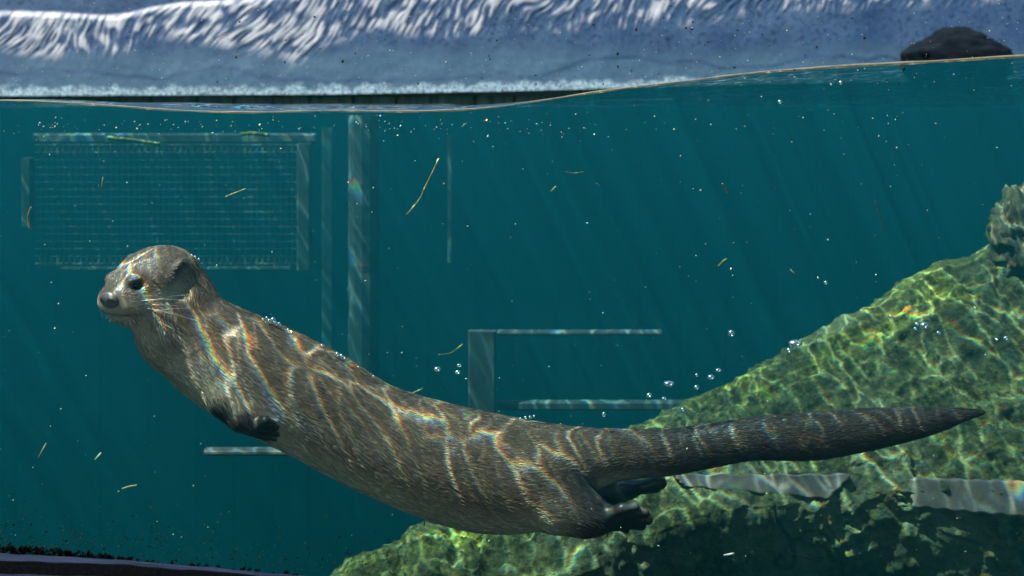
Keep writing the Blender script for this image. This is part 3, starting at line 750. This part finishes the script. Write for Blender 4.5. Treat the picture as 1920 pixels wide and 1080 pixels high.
# ------------------------------------------------------------------ bubbles
bub_mesh = None
ORD = 'first second third fourth fifth sixth seventh eighth ninth'.split()
GROUPED = {}
def bubble(px, py, Y, r, label, group, squash=1.0):
    global bub_mesh
    if bub_mesh is None:
        v, f = ball(np.zeros(3), np.eye(3), (1, 1, 1), 18); o = mesh('bubble', v, f, M['bubble'], None, True); bub_mesh = o.data
    else:
        o = bpy.data.objects.new('bubble', bub_mesh); COL.objects.link(o)
    o.location = P(px, py, Y); s_ = r * SC(Y); o.scale = (s_ * squash, s_, s_ / squash); tag(o, label, 'bubble', group)
    if group: GROUPED.setdefault(group, []).append((px, o))
for (x, y, r) in ((493, 599, 3.0), (500, 596, 2.6), (505, 602, 4.6), (512, 600, 5.6), (517, 606, 4), (524, 607, 3.4), (498, 605, 2.4), (540, 618, 2.2), (546, 622, 2)):
    bubble(x, y, .12 + DY, r, 'tiny silvery air bubble in the cluster on the otter shoulders', 'bubbles on the shoulders')
for (x, y, r) in ((632, 664, 4.2), (604, 648, 2), (672, 688, 2), (700, 706, 2.4), (640, 667, 3.2), (646, 671, 2.2)): bubble(x, y, .12 + DY, r, 'tiny air bubble on the middle of the otter back', 'bubbles on the mid back')
for (x, y, r) in ((366, 482, 3), (373, 486, 2.6), (360, 479, 2)): bubble(x, y, .125 + DY, r, 'tiny air bubble at the back of the otter head', 'bubbles behind the head')
for (x, y, r) in ((976, 785, 2.5), (985, 783, 3), (994, 782, 3.2), (1001, 780, 2.5)): bubble(x, y, .125 + DY, r, 'tiny air bubble in the row above the otter hips', 'bubbles above the hips')
for (x, y, r) in ((820, 692, 5.5), (861, 685, 4), (858, 698, 4.6)): bubble(x, y, .2, r, 'small bubble floating just before the pale frame upright', 'bubbles by the frame upright', 1.2)
for (x, y, r, q_) in ((1254, 719, 7.5, 1.4), (1217, 741, 5, 1.1), (1245, 747, 4, 1.3), (1132, 777, 4.5, .9), (1280, 768, 4.2, 1), (1306, 726, 5, 1.1), (1333, 707, 6, 1.2), (1347, 694, 4.6, 1.3), (1306, 703, 3, 1)):
    bubble(x, y, .2, r, 'small bubble drifting over the tail base toward the rock', 'bubbles over the tail base', q_)
bubble(1371, 625, .2, 6.5, 'bright glinting bubble alone in open water left of the rock crest', None)
bubble(1491, 644, .22, 10, 'largest flattened bubble touching the rock crest', None, 1.35)
bubble(1479, 657, .22, 4.5, 'small round bubble just under the largest flattened bubble', None)
for (x, y, r) in ((1733, 610, 8), (1719, 607, 3.6), (1716, 616, 3), (1886, 634, 4.6), (1828, 577, 3), (1670, 593, 3.4), (1868, 636, 3), (1760, 624, 4)):
    bubble(x, y, .19, r, 'small blue glinting bubble in front of the algae rock face', 'bubbles before the rock face', 1.15)
for (x, y, r) in ((1548, 530, 4), (1534, 521, 2.4), (1576, 155, 4), (1462, 191, 4), (1558, 158, 2.4)): bubble(x, y, .15, r, 'lone small bubble in the dark water above the rock', 'bubbles above the rock')

WHERE = {'bubbles on the shoulders': 'tiny silvery bubble clinging to the otter shoulders, %s from the head', 'bubbles on the mid back': 'tiny bubble on the middle of the otter back, %s from the head',
         'bubbles behind the head': 'tiny bubble at the back of the otter head, %s from the nose', 'bubbles above the hips': 'tiny bubble in the row above the otter hips, %s from the head end',
         'bubbles by the frame upright': 'small bubble floating before the pale frame upright, %s from the otter head side', 'bubbles over the tail base': 'small bubble drifting over the tail base toward the rock, %s from the frame upright',
         'bubbles before the rock face': 'small glinting bubble in front of the algae rock face, %s from the rock crest end', 'bubbles above the rock': 'lone small bubble in the dark water above the rock, %s from the pole side'}
for g_, lst in GROUPED.items():
    for i, (x_, o) in enumerate(sorted(lst, key=lambda t: t[0])): o['label'] = WHERE[g_] % ORD[i]

# ------------------------------------------------------------------ straw, weed and specks
def stem(name, pts, r, Y, mat, label, cat, group=None):
    pp = [P(x, y, Y + .004 * i) for i, (x, y) in enumerate(pts)]
    A = catmull(np.array(pp), 4) if len(pp) > 2 else np.array(pp); m = len(A)
    rr = .78 * r * SC(Y) * (.65 + .5 * np.abs(np.sin(np.arange(m) * 1.7)))
    v, f = tube(A, rr, 6); tag(mesh(name, v, f, mat, None, True), label, cat, group)
stem('straw', [(823, 297), (812, 322), (797, 352), (788, 372), (763, 403)], 2.6, .32, M['straw'], 'longest knobbly straw stem sinking beside the thin pole', 'straw')
stem('straw', [(193, 332), (191, 356)], 1.8, .1, M['straw'], 'short upright straw in front of the mesh panel', 'straw')
stem('straw', [(423, 369), (440, 362), (461, 354)], 1.9, .12, M['straw'], 'short slanting straw over the middle of the mesh panel', 'straw')
stem('straw', [(59, 388), (53, 405), (57, 432)], 2.2, .08, M['straw'], 'bent orange straw beside the side post of the mesh panel', 'straw')
stem('straw', [(72, 858), (87, 831)], 2.0, .1, M['straw'], 'straight straw in open water left below the otter', 'straw')
stem('straw', [(229, 917), (240, 913), (257, 910)], 2.4, .06, M['straw'], 'pale lying straw in the lower open water above the sill', 'straw')
stem('straw', [(178, 862), (190, 849)], 2.6, .1, M['speck'], 'whitish shred near the straight straw below the otter', 'shred')
stem('straw', [(1482, 505), (1494, 519)], 1.7, .1, M['straw'], 'short straw in dark water just above the rock slope', 'straw')
stem('straw', [(1354, 344), (1358, 350), (1363, 363)], 2.4, .1, M['straw'], 'stubby straw in the middle of the dark water', 'straw')
stem('straw', [(1347, 500), (1354, 492), (1362, 486)], 2.8, .12, M['weed'], 'small forked weed scrap in the dark water', 'weed')
stem('straw', [(773, 737), (793, 729)], 2.2, .36, M['straw'], 'short straw just above the otter mid back', 'straw')
stem('straw', [(822, 665), (845, 662), (868, 645)], 1.6, .25, M['weed'], 'curved thin stem before the pale frame upright', 'stem')
stem('straw', [(1033, 359), (1042, 350)], 2.2, .1, M['straw'], 'tiny bright straw right of the thin pole', 'straw')
stem('straw', [(799, 963), (795, 986)], 1.6, .2, M['straw'], 'short upright straw under the otter belly', 'straw')
stem('straw', [(1060, 322), (1075, 325), (1095, 322)], 1.5, .2, M['weed'], 'faint curved stem in open water far right of the pole', 'stem')
stem('straw', [(1640, 375), (1648, 400), (1656, 430)], .9, .2, M['weed'], 'thin reddish thread hanging in dark water above the rock', 'thread')
stem('straw', [(1345, 1040), (1400, 1030), (1470, 1035), (1540, 1052)], 2.0, .26, M['rootbark'], 'long thin root across the dark foot of the rock', 'root')
stem('straw', [(1357, 1041), (1376, 1038)], 2.6, .17, M['speck'], 'short white shred at the dark foot of the rock', 'shred')
for pts, Y, lab in (([(200, 258), (240, 262), (300, 270)], .9, 'floating green weed strip above the mesh panel'), ([(450, 252), (475, 250), (505, 254)], .9, 'smaller floating weed strip beside the posts')):
    stem('floating_weed', pts, 5, Y, M['weed'], lab, 'weed')
def specks(name, items, mat, label, cat):
    n = len(items); c = np.array([P(a, b, Y) for a, b, Y, r in items]); r = np.array([r * SC(Y) for a, b, Y, r in items])
    D = np.array([(1, 0, 0), (-1, 0, 0), (0, 1, 0), (0, -1, 0), (0, 0, 1), (0, 0, -1)], float)
    st_ = RNG.uniform(.5, 1.7, (n, 1, 3)); v = (c[:, None] + D[None] * st_ * r[:, None, None]).reshape(-1, 3)
    F = np.array([(0, 2, 4), (2, 1, 4), (1, 3, 4), (3, 0, 4), (2, 0, 5), (1, 2, 5), (3, 1, 5), (0, 3, 5)])
    f = (F[None] + (np.arange(n) * 6)[:, None, None]).reshape(-1, 3)
    tag(mesh(name, v, f, mat), label, cat, kind='stuff')
U = random.uniform
it = [(U(0, 1915), U(230, 1050), U(.02, .5), random.choice((.5, .6, .7, .8, 1.1, 1.6))) for _ in range(330)]
it += [(U(0, 1100), random.gauss(236, 9), U(.02, .5), random.choice((.6, .8, 1, 1.6))) for _ in range(150)]
it += [(U(950, 1700), random.gauss(215, 16), U(.02, .5), random.choice((.5, .6, .9, 1.2))) for _ in range(45)]
specks('drifting_specks', it, M['speck'], 'fine pale specks drifting through the water', 'specks')
it = [(U(0, 1915), 5 + 165 * U(0, 1), -.0175, random.choice((.5, .6, .7, 1.0))) for _ in range(420)]
specks('dried_spots', it, M['speck'], 'fine dried white spots on the glass above the water', 'spots')
it = []
for _ in range(900):
    px = 760 * random.random() ** 1.3; e = np.interp(px, [0, 250, 450, 760], [1036, 1050, 1069, 1098])
    it.append((px, e - abs(random.gauss(0, 30)) * (1 + .5 * random.random()), -.0175, random.choice((.5, .6, .8, 1.2, 1.7))))
specks('glass_dirt', it[:420], M['grit'], 'dark grit on the lower glass above the sill', 'grit')
specks('glass_algae', it[420:], M['weed'], 'yellow green algae flecks on the lower glass', 'algae')
it = [(U(380, 1700), U(30, 165), -.0175, random.choice((.9, 1.2, 1.9, 2.6))) for _ in range(70)]
specks('glass_scratches', it, M['grit'], 'small dark chips on the glass before the coping', 'chips')
